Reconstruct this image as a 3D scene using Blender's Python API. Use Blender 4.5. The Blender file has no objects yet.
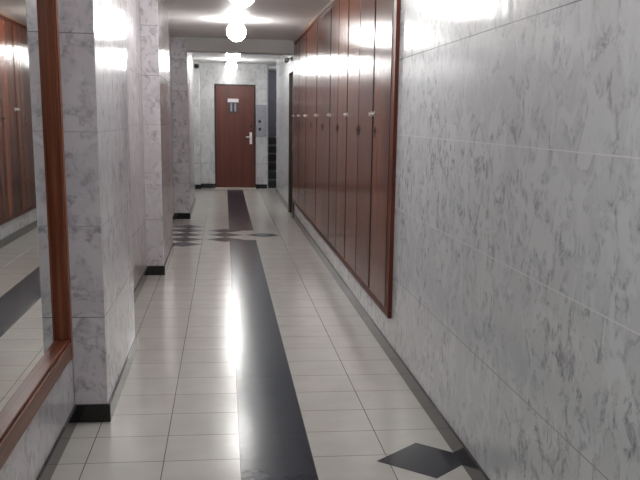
import bpy, bmesh, math, random
from mathutils import Vector, Matrix
random.seed(7)
S = bpy.context.scene
C = S.collection

# ------------------------------------------------------------------ helpers
def add_box(bm, x0, x1, y0, y1, z0, z1, mi=0):
    v = [bm.verts.new((x, y, z)) for x in (x0, x1) for y in (y0, y1) for z in (z0, z1)]
    for f in ((0, 1, 3, 2), (4, 6, 7, 5), (0, 4, 5, 1), (2, 3, 7, 6), (0, 2, 6, 4), (1, 5, 7, 3)):
        bm.faces.new([v[i] for i in f]).material_index = mi

def add_lathe(bm, prof, o=(0, 0, 0), axis='z', n=32):
    # prof: (radius, height) pairs; closed by fans at radius 0
    o = Vector(o)
    def P(r, h, a):
        p = (r * math.cos(a), r * math.sin(a), h)
        if axis == 'z': return o + Vector(p)
        if axis == 'x': return o + Vector((p[2], p[0], p[1]))
        return o + Vector((p[0], p[2], p[1]))
    rings = []
    for r, h in prof:
        if r < 1e-6: rings.append([bm.verts.new(P(0, h, 0))])
        else: rings.append([bm.verts.new(P(r, h, 2 * math.pi * i / n)) for i in range(n)])
    for a, b in zip(rings, rings[1:]):
        for i in range(n):
            j = (i + 1) % n
            q = [a[i % len(a)], a[j % len(a)], b[j % len(b)], b[i % len(b)]]
            u = []
            for w in q:
                if w not in u: u.append(w)
            if len(u) > 2: bm.faces.new(u)
    for r in (rings[0], rings[-1]):
        if len(r) > 2: bm.faces.new(r)

def obj(name, bm, mats, parent=None, bevel=0, smooth=False, seg=2):
    bmesh.ops.recalc_face_normals(bm, faces=bm.faces)
    me = bpy.data.meshes.new(name); bm.to_mesh(me); bm.free()
    for m in (mats if isinstance(mats, (list, tuple)) else [mats]): me.materials.append(m)
    if smooth:
        for p in me.polygons: p.use_smooth = True
        me.set_sharp_from_angle(angle=math.radians(40))
    o = bpy.data.objects.new(name, me); C.objects.link(o)
    if parent: o.parent = parent
    if bevel:
        b = o.modifiers.new('bevel', 'BEVEL'); b.width = bevel; b.segments = seg; b.limit_method = 'ANGLE'
    return o

def boxes(name, lst, mats, parent=None, bevel=0):
    bm = bmesh.new()
    for b in lst: add_box(bm, *b)
    return obj(name, bm, mats, parent, bevel)

def struct(o):
    o['kind'] = 'structure'; return o

def tag(o, label, cat, group=None):
    o['label'] = label; o['category'] = cat
    if group: o['group'] = group
    return o

def thing(name, label, cat, loc, group=None):
    o = bpy.data.objects.new(name, None); C.objects.link(o); o.location = loc
    o.empty_display_size = .1
    return tag(o, label, cat, group)

# ------------------------------------------------------------------ materials
def new_mat(name):
    m = bpy.data.materials.new(name); m.use_nodes = True
    nt = m.node_tree; b = nt.nodes['Principled BSDF']
    return m, nt, b
def N(nt, t, **k):
    n = nt.nodes.new(t)
    for a, v in k.items():
        if a.startswith('i_'): n.inputs[a[2:].replace('_', ' ')].default_value = v
        else: setattr(n, a, v)
    return n
def L(nt, a, b): nt.links.new(a, b)
def ramp(nt, fac, stops, interp='LINEAR'):
    r = N(nt, 'ShaderNodeValToRGB'); r.color_ramp.interpolation = interp
    e = r.color_ramp.elements
    while len(e) < len(stops): e.new(.5)
    for el, (p, c) in zip(e, stops):
        el.position = p; el.color = (*c, 1) if len(c) == 3 else c
    L(nt, fac, r.inputs[0]); return r.outputs[0]
def math_(nt, op, a, b=None, c=None):
    n = N(nt, 'ShaderNodeMath', operation=op)
    for i, v in enumerate((a, b, c)):
        if v is None: continue
        if isinstance(v, (int, float)): n.inputs[i].default_value = v
        else: L(nt, v, n.inputs[i])
    return n.outputs[0]
def mix(nt, fac, a, b, blend='MIX'):
    n = N(nt, 'ShaderNodeMix', data_type='RGBA', blend_type=blend)
    for s, v in ((n.inputs[0], fac), (n.inputs[6], a), (n.inputs[7], b)):
        if isinstance(v, (int, float)): s.default_value = v
        elif isinstance(v, tuple): s.default_value = (*v, 1) if len(v) == 3 else v
        else: L(nt, v, s)
    return n.outputs[2]

def simple(name, col, rough=.5, metal=0, noise=.0, nscale=20, coat=0, ior=1.5):
    m, nt, b = new_mat(name)
    b.inputs['Roughness'].default_value = rough; b.inputs['Metallic'].default_value = metal
    b.inputs['Coat Weight'].default_value = coat; b.inputs['IOR'].default_value = ior
    if noise:
        tc = N(nt, 'ShaderNodeTexCoord'); nz = N(nt, 'ShaderNodeTexNoise', i_Scale=nscale, i_Detail=4.)
        L(nt, tc.outputs['Object'], nz.inputs['Vector'])
        lo = tuple(c * (1 - noise) for c in col); hi = tuple(min(1, c * (1 + noise)) for c in col)
        L(nt, ramp(nt, nz.outputs[0], [(.3, lo), (.7, hi)]), b.inputs['Base Color'])
    else: b.inputs['Base Color'].default_value = (*col, 1)
    return m

TILE_H, TILE_Z = .4435, .533
def marble(name, base, vein, joint_top, joint_mid, warm, vs=5., zs=.62):
    m, nt, b = new_mat(name)
    tc = N(nt, 'ShaderNodeTexCoord')
    mp = N(nt, 'ShaderNodeMapping'); mp.inputs['Scale'].default_value = (1, 1, zs)
    L(nt, tc.outputs['Object'], mp.inputs[0])
    n1 = N(nt, 'ShaderNodeTexNoise', i_Scale=vs, i_Detail=6., i_Roughness=.6, i_Distortion=1.1)
    n2 = N(nt, 'ShaderNodeTexNoise', i_Scale=vs * 1.9, i_Detail=6., i_Roughness=.65, i_Distortion=.8)
    n3 = N(nt, 'ShaderNodeTexNoise', i_Scale=2.2, i_Detail=3.)
    n4 = N(nt, 'ShaderNodeTexNoise', i_Scale=vs * 6, i_Detail=4., i_Roughness=.7)
    for n in (n1, n2, n3, n4): L(nt, mp.outputs[0], n.inputs['Vector'])
    # veins: where the noise crosses its middle value, broken up into smudges
    d = math_(nt, 'ABSOLUTE', math_(nt, 'SUBTRACT', n1.outputs[0], .5))
    line = ramp(nt, d, [(.0, (1, 1, 1)), (.02, (.8, .8, .8)), (.075, (0, 0, 0))])
    patch = ramp(nt, n2.outputs[0], [(.43, (0, 0, 0)), (.58, (1, 1, 1))])
    grain = ramp(nt, n4.outputs[0], [(.36, (.35, .35, .35)), (.6, (1, 1, 1))])
    cloud = ramp(nt, n3.outputs[0], [(.34, (.35, .35, .35)), (.56, (1, 1, 1))])
    veins = mix(nt, 1., line, patch, 'MULTIPLY')
    veins = mix(nt, 1., veins, cloud, 'MULTIPLY')
    veins = mix(nt, 1., veins, grain, 'MULTIPLY')
    spot = ramp(nt, n2.outputs[0], [(.60, (0, 0, 0)), (.72, (.7, .7, .7))])
    haze = ramp(nt, n1.outputs[0], [(.44, (0, 0, 0)), (.68, (.75, .75, .75))])
    basec = mix(nt, haze, base, tuple(x * .80 for x in base))
    basec = mix(nt, ramp(nt, n3.outputs[0], [(.45, (0, 0, 0)), (.75, (.7, .7, .7))]), basec, warm)
    c = mix(nt, veins, basec, vein)
    c = mix(nt, spot, c, tuple(v * .95 for v in vein))
    # horizontal joints; tile-edge highlight and shade painted into their colour by height
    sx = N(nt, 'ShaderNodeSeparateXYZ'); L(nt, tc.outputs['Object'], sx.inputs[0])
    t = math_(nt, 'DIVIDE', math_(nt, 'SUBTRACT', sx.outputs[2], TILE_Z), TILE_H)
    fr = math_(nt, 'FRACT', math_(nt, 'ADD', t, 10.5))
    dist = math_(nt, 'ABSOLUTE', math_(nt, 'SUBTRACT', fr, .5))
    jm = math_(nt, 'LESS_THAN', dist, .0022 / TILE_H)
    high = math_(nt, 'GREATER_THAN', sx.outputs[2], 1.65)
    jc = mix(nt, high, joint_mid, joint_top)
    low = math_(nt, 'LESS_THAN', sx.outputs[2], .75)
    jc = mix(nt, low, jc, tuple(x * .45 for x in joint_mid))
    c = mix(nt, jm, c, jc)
    L(nt, c, b.inputs['Base Color'])
    # gloss: glazed but a little wavy, the waves run up and down
    mp2 = N(nt, 'ShaderNodeMapping'); mp2.inputs['Scale'].default_value = (1, 1, .12)
    L(nt, tc.outputs['Object'], mp2.inputs[0])
    w = N(nt, 'ShaderNodeTexNoise', i_Scale=9., i_Detail=3.); L(nt, mp2.outputs[0], w.inputs['Vector'])
    h = math_(nt, 'ADD', math_(nt, 'SUBTRACT', math_(nt, 'MULTIPLY', w.outputs[0], .5), math_(nt, 'MULTIPLY', jm, .3)), math_(nt, 'MULTIPLY', n4.outputs[0], .06))
    bp = N(nt, 'ShaderNodeBump', i_Strength=.45, i_Distance=.006); L(nt, h, bp.inputs['Height'])
    L(nt, bp.outputs[0], b.inputs['Normal'])
    b.inputs['Roughness'].default_value = .15
    b.inputs['IOR'].default_value = 1.5
    return m

def wood(name, dark, mid, light, rough=.22, axis_scale=(26, 26, .9), bump=.2, coat=.5, spec=.5, ior=1.5):
    m, nt, b = new_mat(name)
    tc = N(nt, 'ShaderNodeTexCoord'); mp = N(nt, 'ShaderNodeMapping'); mp.inputs['Scale'].default_value = axis_scale
    oi = N(nt, 'ShaderNodeObjectInfo')
    va = N(nt, 'ShaderNodeVectorMath', operation='ADD')
    L(nt, tc.outputs['Object'], va.inputs[0])
    sc = N(nt, 'ShaderNodeVectorMath', operation='SCALE'); sc.inputs[0].default_value = (3, 7, 5)
    L(nt, oi.outputs['Random'], sc.inputs['Scale']); L(nt, sc.outputs[0], va.inputs[1])
    L(nt, va.outputs[0], mp.inputs[0])
    n1 = N(nt, 'ShaderNodeTexNoise', i_Scale=1., i_Detail=6., i_Roughness=.6, i_Distortion=.4)
    L(nt, mp.outputs[0], n1.inputs['Vector'])
    n2 = N(nt, 'ShaderNodeTexNoise', i_Scale=.22, i_Detail=2.); L(nt, mp.outputs[0], n2.inputs['Vector'])
    c = ramp(nt, n1.outputs[0], [(.32, dark), (.5, mid), (.68, light)])
    c = mix(nt, ramp(nt, n2.outputs[0], [(.35, (.0, .0, .0)), (.65, (.5, .5, .5))]), c, dark)
    L(nt, c, b.inputs['Base Color'])
    mp2 = N(nt, 'ShaderNodeMapping'); mp2.inputs['Scale'].default_value = tuple(30 if a_ > 5 else .03 for a_ in axis_scale)
    L(nt, va.outputs[0], mp2.inputs[0])
    n3 = N(nt, 'ShaderNodeTexNoise', i_Scale=1., i_Detail=2.); L(nt, mp2.outputs[0], n3.inputs['Vector'])
    bp = N(nt, 'ShaderNodeBump', i_Strength=bump, i_Distance=.003); L(nt, n3.outputs[0], bp.inputs['Height'])
    L(nt, bp.outputs[0], b.inputs['Normal'])
    b.inputs['Roughness'].default_value = rough
    b.inputs['Specular IOR Level'].default_value = spec; b.inputs['IOR'].default_value = ior
    b.inputs['Coat Weight'].default_value = coat; b.inputs['Coat Roughness'].default_value = .2
    return m

def floor_mat(name, base, var, joint, rough, jw=.0022, ior=1.5):
    m, nt, b = new_mat(name)
    uv = N(nt, 'ShaderNodeUVMap'); uv.uv_map = 'tiles'
    tc = N(nt, 'ShaderNodeTexCoord')
    s = N(nt, 'ShaderNodeSeparateXYZ'); L(nt, uv.outputs[0], s.inputs[0])
    ms = []
    for k, wdt in ((0, jw), (1, jw * 1.3)):
        fr = math_(nt, 'FRACT', math_(nt, 'ADD', s.outputs[k], 100.5))
        ms.append(math_(nt, 'LESS_THAN', math_(nt, 'ABSOLUTE', math_(nt, 'SUBTRACT', fr, .5)), wdt / .34))
    jm = math_(nt, 'MAXIMUM', ms[0], math_(nt, 'MULTIPLY', ms[1], .8))
    fl = N(nt, 'ShaderNodeVectorMath', operation='FLOOR'); L(nt, uv.outputs[0], fl.inputs[0])
    wn = N(nt, 'ShaderNodeTexWhiteNoise'); L(nt, fl.outputs[0], wn.inputs[0])
    nz = N(nt, 'ShaderNodeTexNoise', i_Scale=5., i_Detail=5.); L(nt, tc.outputs['Object'], nz.inputs['Vector'])
    c = mix(nt, wn.outputs[0], base, var)
    c = mix(nt, ramp(nt, nz.outputs[0], [(.35, (0, 0, 0)), (.75, (.6, .6, .6))]), c, tuple(x * .82 for x in base))
    c = mix(nt, jm, c, joint)
    L(nt, c, b.inputs['Base Color'])
    w = N(nt, 'ShaderNodeTexNoise', i_Scale=9., i_Detail=4.); L(nt, tc.outputs['Object'], w.inputs['Vector'])
    h = math_(nt, 'SUBTRACT', math_(nt, 'MULTIPLY', w.outputs[0], .5), math_(nt, 'MULTIPLY', jm, .25))
    bp = N(nt, 'ShaderNodeBump', i_Strength=.35, i_Distance=.005); L(nt, h, bp.inputs['Height'])
    L(nt, bp.outputs[0], b.inputs['Normal'])
    b.inputs['Roughness'].default_value = rough; b.inputs['IOR'].default_value = ior
    return m

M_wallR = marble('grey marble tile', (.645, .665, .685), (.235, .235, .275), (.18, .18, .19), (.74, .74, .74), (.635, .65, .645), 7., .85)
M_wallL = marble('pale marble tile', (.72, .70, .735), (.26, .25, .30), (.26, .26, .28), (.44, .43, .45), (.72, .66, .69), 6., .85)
M_end = marble('white marble tile', (.66, .67, .67), (.40, .41, .43), (.5, .5, .52), (.5, .5, .5), (.60, .60, .60))
M_floor = floor_mat('cream floor tile', (.56, .535, .50), (.53, .515, .485), (.16, .13, .11), .19, ior=1.22)
M_strip = floor_mat('charcoal floor tile', (.018, .026, .043), (.025, .034, .053), (.005, .005, .006), .19, jw=.0016, ior=1.22)
M_diamond = simple('black floor lozenge', (.018, .020, .030), .18, noise=.2, ior=1.25)
M_diamond2 = simple('cream floor lozenge', (.56, .535, .50), .2, noise=.05, ior=1.25)
M_base = simple('black skirting tile', (.012, .011, .012), .12, noise=.2)
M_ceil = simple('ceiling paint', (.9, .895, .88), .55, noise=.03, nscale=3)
M_beam = simple('darker beam grey', (.55, .545, .53), .55, noise=.03, nscale=3)  # ceiling finish set darker for the beam
M_wood = wood('red brown varnished wood', (.05, .013, .007), (.205, .062, .032), (.32, .12, .06), rough=.17, bump=.45, axis_scale=(6, 6, .4), coat=0, spec=.5, ior=1.16)
M_woodf = wood('wardrobe frame wood', (.06, .016, .010), (.13, .036, .02), (.18, .055, .033), rough=.4, coat=0, spec=.5, ior=1.2)
M_gap = simple('shadow gap wood', (.03, .012, .01), .6, noise=.2)
M_tan = simple('tan cornice wood', (.34, .22, .16), .35, noise=.15)
M_frame = wood('mirror frame wood', (.075, .018, .01), (.19, .052, .024), (.33, .12, .065), rough=.33, axis_scale=(60, 60, 1.2), coat=0, ior=1.3)
M_frameh = wood('mirror rail wood', (.06, .015, .009), (.155, .042, .02), (.27, .095, .05), rough=.33, axis_scale=(60, 1.2, 60), coat=0, ior=1.3)
M_door = wood('red brown door wood', (.085, .017, .010), (.125, .025, .014), (.15, .034, .02), rough=.45, coat=.05)
M_dframe = simple('dark brown door frame', (.05, .022, .016), .4, noise=.2)
M_sidedoor = wood('dark brown door wood', (.035, .02, .012), (.05, .03, .018), (.065, .038, .024), rough=.35)
M_chrome = simple('brushed chrome', (.75, .75, .74), .28, 1)
M_brass = simple('dull brass', (.5, .42, .3), .35, 1)
M_black = simple('black plastic', (.012, .012, .013), .35)
M_steel = simple('grey steel plate', (.30, .30, .335), .4, .4, noise=.1)
M_white = simple('white enamel', (.8, .8, .8), .4)
M_sign = simple('dark sign face', (.03, .028, .035), .35)
M_stair = simple('black stair tile', (.010, .010, .012), .3, noise=.2)
M_nose = simple('grey stair nosing', (.09, .09, .10), .4)
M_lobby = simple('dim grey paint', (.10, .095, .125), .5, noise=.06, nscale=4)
M_jamb = simple('blue grey jamb paint', (.34, .37, .40), .5)
M_sill = simple('pale stone sill', (.62, .57, .50), .35, noise=.1)
m, nt, b = new_mat('mirror glass')
b.inputs['Base Color'].default_value = (.80, .82, .80, 1); b.inputs['Metallic'].default_value = 1; b.inputs['Roughness'].default_value = .015
M_mirror = m
m, nt, b = new_mat('opal lamp glass')
b.inputs['Base Color'].default_value = (.9, .9, .88, 1); b.inputs['Roughness'].default_value = .3
b.inputs['Emission Color'].default_value = (1, .988, .965, 1); b.inputs['Emission Strength'].default_value = 49
M_lamp = m

# ------------------------------------------------------------------ dimensions (metres, z up, y along the corridor)
XL, XR, ZC = -.745, 1.054, 2.62
Y0, YE = -3.0, 20.55
PX = -.585

# ------------------------------------------------------------------ floor
bm = bmesh.new(); uvl = bm.loops.layers.uv.new('tiles')
SL, SR, TX, TY, R0 = .06, .385, .338, .342, 3.985
def quad(pts, mi, ox, z=0.):
    f = bm.faces.new([bm.verts.new((x, y, z)) for x, y in pts]); f.material_index = mi
    for l in f.loops: l[uvl].uv = ((l.vert.co.x - ox) / TX, (l.vert.co.y - R0) / TY)
YS0, YS1, DY = 11.72, 12.72, 12.22
quad([(-1., Y0), (SL, Y0), (SL, 23.2), (-1., 23.2)], 0, SL)
quad([(SR, Y0), (2.3, Y0), (2.3, 23.2), (SR, 23.2)], 0, SR)
quad([(SL, Y0), (SR, Y0), (SR, YS0), (SL, YS0)], 1, SL)
quad([(SL, YS0), (SR, YS0), (SR, YS1), (SL, YS1)], 0, SL)
quad([(SL, YS1), (SR, YS1), (SR, 20.2), (SL, 20.2)], 1, SL)
quad([(SL, 20.2), (SR, 20.2), (SR, 23.2), (SL, 23.2)], 0, SL)
def lozenge(cx, cy, a, mi=2, z=.0006):
    pts = [(cx - a, cy), (cx, cy - a), (cx + a, cy), (cx, cy + a)]
    if cx + a > XR:
        k = XR - cx
        pts = [(cx - a, cy), (cx, cy - a), (XR, cy - a + k), (XR, cy + a - k), (cx, cy + a)]
    quad(pts, mi, SL, z)
A = .233
for cx, n in ((-.50, 2), (.0, 1), (.50, 0)):
    for k in range(-n, n + 1): lozenge(cx, DY + k * 2 * A, A)
lozenge(.895, 3.905, .228)
struct(obj('floor', bm, [M_floor, M_strip, M_diamond, M_diamond2]))

# ------------------------------------------------------------------ shell
struct(boxes('ceiling', [(-1., 2.3, Y0, 23.2, ZC, ZC + .1)], M_ceil))
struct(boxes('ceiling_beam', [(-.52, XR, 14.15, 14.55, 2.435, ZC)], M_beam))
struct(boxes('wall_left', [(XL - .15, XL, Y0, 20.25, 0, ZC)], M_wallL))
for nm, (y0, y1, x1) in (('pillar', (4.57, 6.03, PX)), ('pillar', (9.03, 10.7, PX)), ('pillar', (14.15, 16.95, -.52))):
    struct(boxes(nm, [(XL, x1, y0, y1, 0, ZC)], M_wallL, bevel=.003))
WY0, WY1, WZ0 = 5.74, 14.24, .262
D2a, D2b = 14.36, 15.26
YR = 19.3
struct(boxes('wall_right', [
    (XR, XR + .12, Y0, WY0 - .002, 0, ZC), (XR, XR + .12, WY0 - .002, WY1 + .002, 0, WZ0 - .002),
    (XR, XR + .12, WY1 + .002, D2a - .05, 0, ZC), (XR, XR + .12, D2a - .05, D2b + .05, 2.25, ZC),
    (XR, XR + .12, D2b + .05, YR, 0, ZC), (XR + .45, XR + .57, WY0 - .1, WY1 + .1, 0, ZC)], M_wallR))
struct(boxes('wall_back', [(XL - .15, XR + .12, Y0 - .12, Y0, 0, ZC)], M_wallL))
DX0, DX1, DZ = -.165, .645, 2.165
struct(boxes('wall_end', [
    (XL - .15, -.50, 20.25, YE + .15, 0, ZC), (-.50, DX0 - .03, YE, YE + .15, 0, ZC),
    (DX0 - .03, DX1 + .03, YE, YE + .15, DZ + .03, ZC), (DX1 + .03, .92, YE, YE + .15, 0, ZC)], M_end))
struct(boxes('wall_stairwell', [(XR + .12, 2.3, YR - .12, YR, 0, ZC), (2.18, 2.3, YR, 23.2, 0, ZC),
    (.80, 2.18, 23.05, 23.2, 0, ZC), (.80, .92, YE + .15, 23.05, 0, ZC)], M_lobby))
struct(boxes('trim_1', [(.92, .945, YE - .012, YE + .15, 0, ZC)], M_jamb))
# skirting
BH, BT = .09, .012
struct(boxes('baseboard_left', [(XL, XL + BT, Y0, 4.57 - BT, 0, BH), (XL, PX + BT, 4.57 - BT, 4.57, 0, BH), (PX, PX + BT, 4.57, 6.03 + BT, 0, BH),
    (XL, PX, 6.03, 6.03 + BT, 0, BH), (XL, XL + BT, 6.03 + BT, 9.03 - BT, 0, BH), (XL, PX + BT, 9.03 - BT, 9.03, 0, BH), (PX, PX + BT, 9.03, 10.7 + BT, 0, BH),
    (XL, PX, 10.7, 10.7 + BT, 0, BH), (XL, XL + BT, 10.7 + BT, 14.15 - BT, 0, BH), (XL, -.52 + BT, 14.15 - BT, 14.15, 0, BH), (-.52, -.52 + BT, 14.15, 16.95 + BT, 0, BH),
    (XL, -.52, 16.95, 16.95 + BT, 0, BH), (XL, XL + BT, 16.95 + BT, 20.25 - BT, 0, BH)], M_base, bevel=.002))
struct(boxes('baseboard_right', [(XR - BT, XR, Y0, D2a - .05, 0, BH), (XR - BT, XR, D2b + .05, YR, 0, BH)], M_base, bevel=.002))
struct(boxes('baseboard_end', [(XL + BT, -.50 + BT, 20.25 - BT, 20.25, 0, BH), (-.50, -.50 + BT, 20.25, YE - BT, 0, BH), (-.50, DX0 - .03, YE - BT, YE, 0, BH),
    (DX1 + .03, .92, YE - BT, YE, 0, BH)], M_base, bevel=.002))

# ------------------------------------------------------------------ door at the end of the corridor
door = struct(boxes('door_1', [(DX0, DX1, YE - .01, YE + .04, .012, DZ)], M_door, bevel=.004))
boxes('door_frame', [(DX0 - .03, DX0 - .003, YE - .03, YE + .1, 0, DZ + .03), (DX1 + .003, DX1 + .03, YE - .03, YE + .1, 0, DZ + .03),
    (DX0 - .03, DX1 + .03, YE - .03, YE + .1, DZ + .003, DZ + .03)], M_dframe, door, .003)
bm = bmesh.new()
add_box(bm, .545, .60, YE - .018, YE - .0101, .95, 1.20)
add_lathe(bm, [(.014, -.07), (.014, -.018)], (.575, YE, 1.10), 'y', 16)
add_box(bm, .47, .59, YE - .075, YE - .055, 1.088, 1.112)
obj('door_handle', bm, M_chrome, door, .003)
bm = bmesh.new(); add_lathe(bm, [(0, -.022), (.022, -.022), (.026, -.0101)], (.585, YE, 1.32), 'y', 20)
obj('lock', bm, M_black, door)
struct(boxes('trim_2', [(DX0 - .03, DX1 + .03, 20.12, YE - .035, .0, .022)], M_sill, bevel=.004))

t = thing('door_sign', 'small dark sign with white header fixed high on the brown end door', 'sign', (.20, YE - .01, 1.73))
boxes('plate', [(-.10, .10, -.008, -.0005, -.13, .13)], M_sign, t, .002)
boxes('header', [(-.115, .115, -.011, -.0085, .09, .165)], M_white, t, .001)
for dx in (-.04, .045):                                   # two pale upright figures
    bm = bmesh.new()
    add_lathe(bm, [(0, -.011), (.016, -.011), (.016, -.0085)], (dx, 0, .056), 'y', 16)
    add_box(bm, dx - .018, dx + .018, -.011, -.0085, -.10, .042)
    obj('pictogram', bm, M_steel, t)

t = thing('call_panel', 'grey metal call panel with two buttons right of the end door', 'panel', (.795, YE, 1.45))
boxes('plate', [(-.112, .112, -.02, -.0005, -.33, .33)], M_steel, t, .004)
for z in (-.02, -.18):
    bm = bmesh.new(); add_lathe(bm, [(0, -.032), (.026, -.032), (.032, -.0205)], (-.03, 0, z), 'y', 20)
    obj('button', bm, M_black, t)

# ------------------------------------------------------------------ side door and small fittings
sd = struct(boxes('door_2', [(XR + .035, XR + .075, D2a, D2b, .012, 2.2)], M_sidedoor, bevel=.003))
boxes('door_frame', [(XR - .02, XR + .10, D2a - .05, D2a - .003, 0, 2.25), (XR - .02, XR + .10, D2b + .003, D2b + .05, 0, 2.25),
    (XR - .02, XR + .10, D2a - .05, D2b + .05, 2.203, 2.25)], M_sidedoor, sd, .003)
bm = bmesh.new(); add_lathe(bm, [(0, -.055), (.02, -.052), (.026, -.035), (.018, -.015), (.01, -.012), (.01, -.0005)], (XR + .035, D2a + .08, 1.05), 'x', 20)
obj('door_handle', bm, M_brass, sd, smooth=True)

t = thing('security_camera', 'small black bullet camera high on wall above dark side door', 'camera', (XR, 14.95, 2.38))
bm = bmesh.new(); add_lathe(bm, [(0, -.016), (.028, -.016), (.032, -.0005)], (0, 0, .03), 'x', 20); obj('mount', bm, M_black, t)
bm = bmesh.new(); add_lathe(bm, [(.009, -.075), (.009, -.016)], (0, 0, .03), 'x', 12); obj('arm', bm, M_black, t)
bm = bmesh.new(); add_lathe(bm, [(0, -.10), (.03, -.10), (.036, -.092), (.036, .05), (.028, .06), (0, .06)], (-.085, 0, .005), 'y', 24); o = obj('body', bm, M_black, t, smooth=True)
bm = bmesh.new(); add_lathe(bm, [(0, -.106), (.02, -.1045), (.02, -.1005)], (-.085, 0, .005), 'y', 20); obj('lens', bm, M_steel, o, smooth=True)

bm = bmesh.new(); add_lathe(bm, [(.05, -.0005), (.05, -.02), (.042, -.045), (.025, -.062), (0, -.068)], (0, 0, 0), 'y', 24)
o = obj('dome_sensor', bm, M_black, smooth=True); o.location = (-.55, 20.25, 2.53)
tag(o, 'small dark dome fitting at top left of the end wall', 'sensor')

# ------------------------------------------------------------------ stairs beyond the opening
t = thing('staircase', 'black tiled staircase rising in the dark opening right of end door', 'stairs', (1.60, 20.74, 0))
for k in range(6):
    bm = bmesh.new(); add_box(bm, -.675, .575, k * .28, 2.30, k * .18, (k + 1) * .18)
    s = obj('step', bm, M_stair, t)
    boxes('nosing', [(-.675, .575, k * .28 - .012, k * .28 - .0005, (k + 1) * .18 - .03, (k + 1) * .18)], M_nose, s)

# ------------------------------------------------------------------ mirror on the left wall
MX = XL + .052
MY0, MY1, MZ0, MZ1, FW = .75, 4.29, .405, 2.36, .072
t = thing('wall_mirror', 'large mirror in a deep red-brown wooden frame on left wall', 'mirror', (XL, (MY0 + MY1) / 2, MZ0))
t_inv = Matrix.Translation(-Vector(t.location))
def mpart(name, lst, m, bev=0, par=None):
    bm = bmesh.new()
    for b_ in lst: add_box(bm, *b_)
    bm.transform(t_inv); return obj(name, bm, m, par or t, bev)
def stile(name, ya, yb, m, s):
    # moulded profile: stepped front, s = +1 when the mirror lies towards +y
    inn = yb if s > 0 else ya
    return mpart(name, [(XL + .0005, MX - .008, ya, yb, MZ0, MZ1), (MX - .008, MX, ya + .012, yb - .012, MZ0, MZ1)], m, .005)
stile('frame_stile', MY1 - FW, MY1, M_frame, -1)
stile('frame_stile', MY0, MY0 + FW, M_frame, 1)
RW = .10
for za, zb in ((MZ0, MZ0 + RW), (MZ1 - RW, MZ1)):
    mpart('frame_rail', [(XL + .0005, MX - .008, MY0 + FW, MY1 - FW, za, zb), (MX - .008, MX, MY0 + FW, MY1 - FW, za + .012, zb - .012)], M_frameh, .005)
mpart('mirror_glass', [(XL + .004, XL + .012, MY0 + FW - .004, MY1 - FW + .004, MZ0 + RW - .004, MZ1 - RW + .004)], M_mirror)

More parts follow.
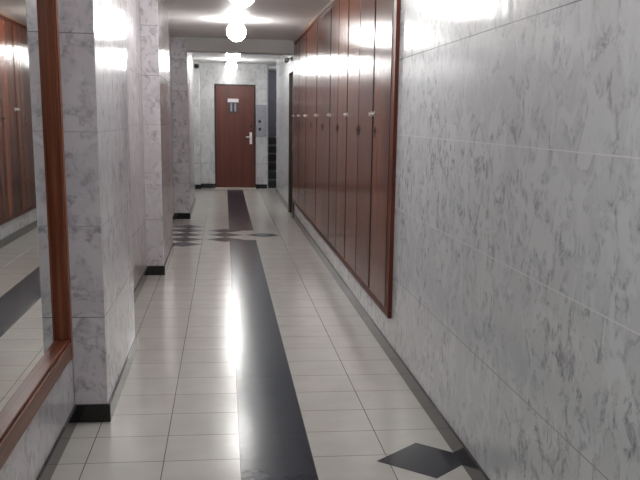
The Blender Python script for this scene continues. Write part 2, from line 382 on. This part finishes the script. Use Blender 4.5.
# ------------------------------------------------------------------ built-in wardrobes along the right wall
WX = 1.044                                                    # door fronts
ZT = ZC - .004
units = [5.74, 6.54, 7.95, 9.26, 10.62, 12.03, 13.15, 14.24]
words = ['narrow single-door wardrobe unit at the near end of the brown wardrobe row',
         'second brown wardrobe unit from the near end, beside the single-door unit',
         'third brown wardrobe unit from the near end of the row',
         'fourth brown wardrobe unit, in the middle of the wardrobe row',
         'fifth brown wardrobe unit from the near end of the row',
         'sixth brown wardrobe unit, next to the last one by the side door',
         'last brown wardrobe unit at far end, beside the dark side door']
def wardrobe(i, ya, yb):
    g = .004
    a, b_ = ya + g / 2, yb - g / 2
    t = thing('wardrobe', words[i], 'wardrobe', (WX, (a + b_) / 2, WZ0), 'built-in wardrobes along the right wall')
    cy, cz = (a + b_) / 2, WZ0
    h = ZT - WZ0; hw = (b_ - a) / 2
    D = .44; fr = .05; st = .03 if i else .075
    x0 = .006
    lst = [(x0, D, -hw, -hw + .02, 0, h), (x0, D, hw - .02, hw, 0, h), (x0, D, -hw + .02, hw - .02, 0, .02), (x0, D, -hw + .02, hw - .02, h - .02, h),
           (D - .01, D, -hw + .02, hw - .02, .02, h - .02)]
    boxes('carcass', lst, M_gap, t)
    sa = .11 if i == 0 else .032
    boxes('rail', [(-.014, x0 - .0003, -hw, hw, 0, fr - .003)], M_woodf, t); boxes('rail', [(-.014, x0 - .0003, -hw, hw, h - .075, h - .03)], M_woodf, t)
    boxes('stile', [((-.014 if i == 0 else 0), x0 - .0003, -hw, -hw + sa, fr, h - .075)], M_woodf if i == 0 else M_gap, t)
    boxes('stile', [(0, x0 - .0003, hw - .032, hw, fr, h - .075)], M_gap, t)
    boxes('cornice', [(-.026, x0 - .0003, -hw, hw, h - .0295, h)], M_tan, t, .004)
    edges = [(-hw + sa + .003, hw - .028)] if i == 0 else [(-hw + .028, -.005), (.005, hw - .028)]
    for k, (e0, e1) in enumerate(edges):
        # door leaf: origin on its hinge edge, hung a hair out of true
        bm = bmesh.new(); w = e1 - e0
        hinge = e0 if (len(edges) == 2 and k == 0) else e1
        s = 1 if hinge == e0 else -1
        lo, hi = (0, w) if s > 0 else (-w, 0)
        add_box(bm, -.016, -.001, lo, hi, 0, h - .125)
        for f_ in bm.faces:
            f_.normal_update()
            if abs(f_.normal.y) > .5: f_.material_index = 1
        d = obj('door', bm, [M_wood, M_gap], t, .0015)
        d.location = (-.0003, hinge, fr)
        ang = random.uniform(.0005, .006)
        d.rotation_euler = (0, 0, ang * s)
        zo = WZ0 + fr
        # bright latch near one edge, dark keyhole plate near the other
        yl = lo + .035 if (i == 0 or k == 1) else hi - .035
        yk = hi - .06 if (i == 0) else (lo + .03 if k == 1 else hi - .03)
        yh = hi - .03 if i == 0 else (hi - .035 if k == 1 else lo + .035)
        bm = bmesh.new()
        add_box(bm, -.0195, -.0162, yh - .012, yh + .012, 1.525 - zo, 1.565 - zo)
        add_lathe(bm, [(0, -.04), (.009, -.039), (.012, -.033), (.008, -.026), (.005, -.024), (.005, -.0195)], (0, yh, 1.545 - zo), 'x', 16)
        obj('handle', bm, M_chrome, d, smooth=True)
        bm = bmesh.new()
        add_box(bm, -.0195, -.0162, yk - .014, yk + .014, 1.39 - zo, 1.46 - zo)
        add_lathe(bm, [(0, -.026), (.009, -.026), (.010, -.0195)], (0, yk, 1.43 - zo), 'x', 12)
        obj('lock', bm, M_black, d)
for i, (ya, yb) in enumerate(zip(units, units[1:])): wardrobe(i, ya, yb)

# ------------------------------------------------------------------ ceiling lamps
def lamp_proto():
    t = thing('ceiling_lamp', '', 'lamp', (0, 0, 0), 'globe lamps along the ceiling')
    bm = bmesh.new(); add_lathe(bm, [(0, -.0005), (.07, -.0005), (.07, -.018), (.055, -.028), (0, -.028)], n=32)
    obj('lamp_base', bm, M_white, t, smooth=True)
    bm = bmesh.new()
    r = .112
    add_lathe(bm, [(r * math.sin(a), -.134 + r * math.cos(a)) for a in [math.pi * k / 16 for k in range(17)]], n=32)
    obj('globe', bm, M_lamp, t, smooth=True)
    return t
def copy_tree(o, parent=None):
    c = o.copy(); C.objects.link(c)
    if parent: c.parent = parent
    for ch in list(o.children): copy_tree(ch, c)
    return c
lp = lamp_proto()
spots = [(7.95, 'round glowing ceiling lamp nearest the camera, at the top edge of the photo'),
         (11.45, 'round glowing ceiling lamp hanging just before the ceiling beam'),
         (15.7, 'round glowing ceiling lamp just behind the ceiling beam'),
         (19.1, 'farthest glowing ceiling lamp, in front of the end door'),
         (5.0, 'glowing ceiling lamp above the near end of the wardrobes, outside the photo'),
         (1.3, 'glowing ceiling lamp over the mirror, outside the photo')]
for k, (y, lab) in enumerate(spots):
    o = lp if k == 0 else copy_tree(lp)
    o.location = (.155, y, ZC); o['label'] = lab
o = copy_tree(lp); o.location = (1.75, 21.6, ZC); o['label'] = 'added unseen fill lamp over the dark staircase, hidden behind the right wall'  # unseen lamp, added to lighten the stairwell walls

# ------------------------------------------------------------------ world, camera, view
w = bpy.data.worlds.new('World'); S.world = w; w.use_nodes = True
w.node_tree.nodes['Background'].inputs[0].default_value = (.6, .65, .7, 1)
w.node_tree.nodes['Background'].inputs[1].default_value = .02

f, th, ps, ro = 929.043, .2131, .1429, .0214
cd = bpy.data.cameras.new('camera'); cam = bpy.data.objects.new('camera', cd); C.objects.link(cam)
fw = Vector((math.sin(ps) * math.cos(th), math.cos(ps) * math.cos(th), -math.sin(th)))
r = Vector((math.cos(ps), -math.sin(ps), 0)); u = r.cross(fw)
c_, s_ = math.cos(ro), math.sin(ro)
r2 = c_ * r + s_ * u; u2 = -s_ * r + c_ * u
mw = Matrix((r2, u2, -fw)).transposed().to_4x4(); mw.translation = (0, 0, 1.5)
cam.matrix_world = mw
cd.sensor_width = 36; cd.lens = f / 640 * 36
cd.shift_x = -36.23 / 640; cd.shift_y = 81.36 / 640
cd.clip_start = .05
S.camera = cam
vs = S.view_settings
vs.view_transform = 'Standard'; vs.look = 'None'; vs.exposure = .3; vs.gamma = 1; vs.use_curve_mapping = False
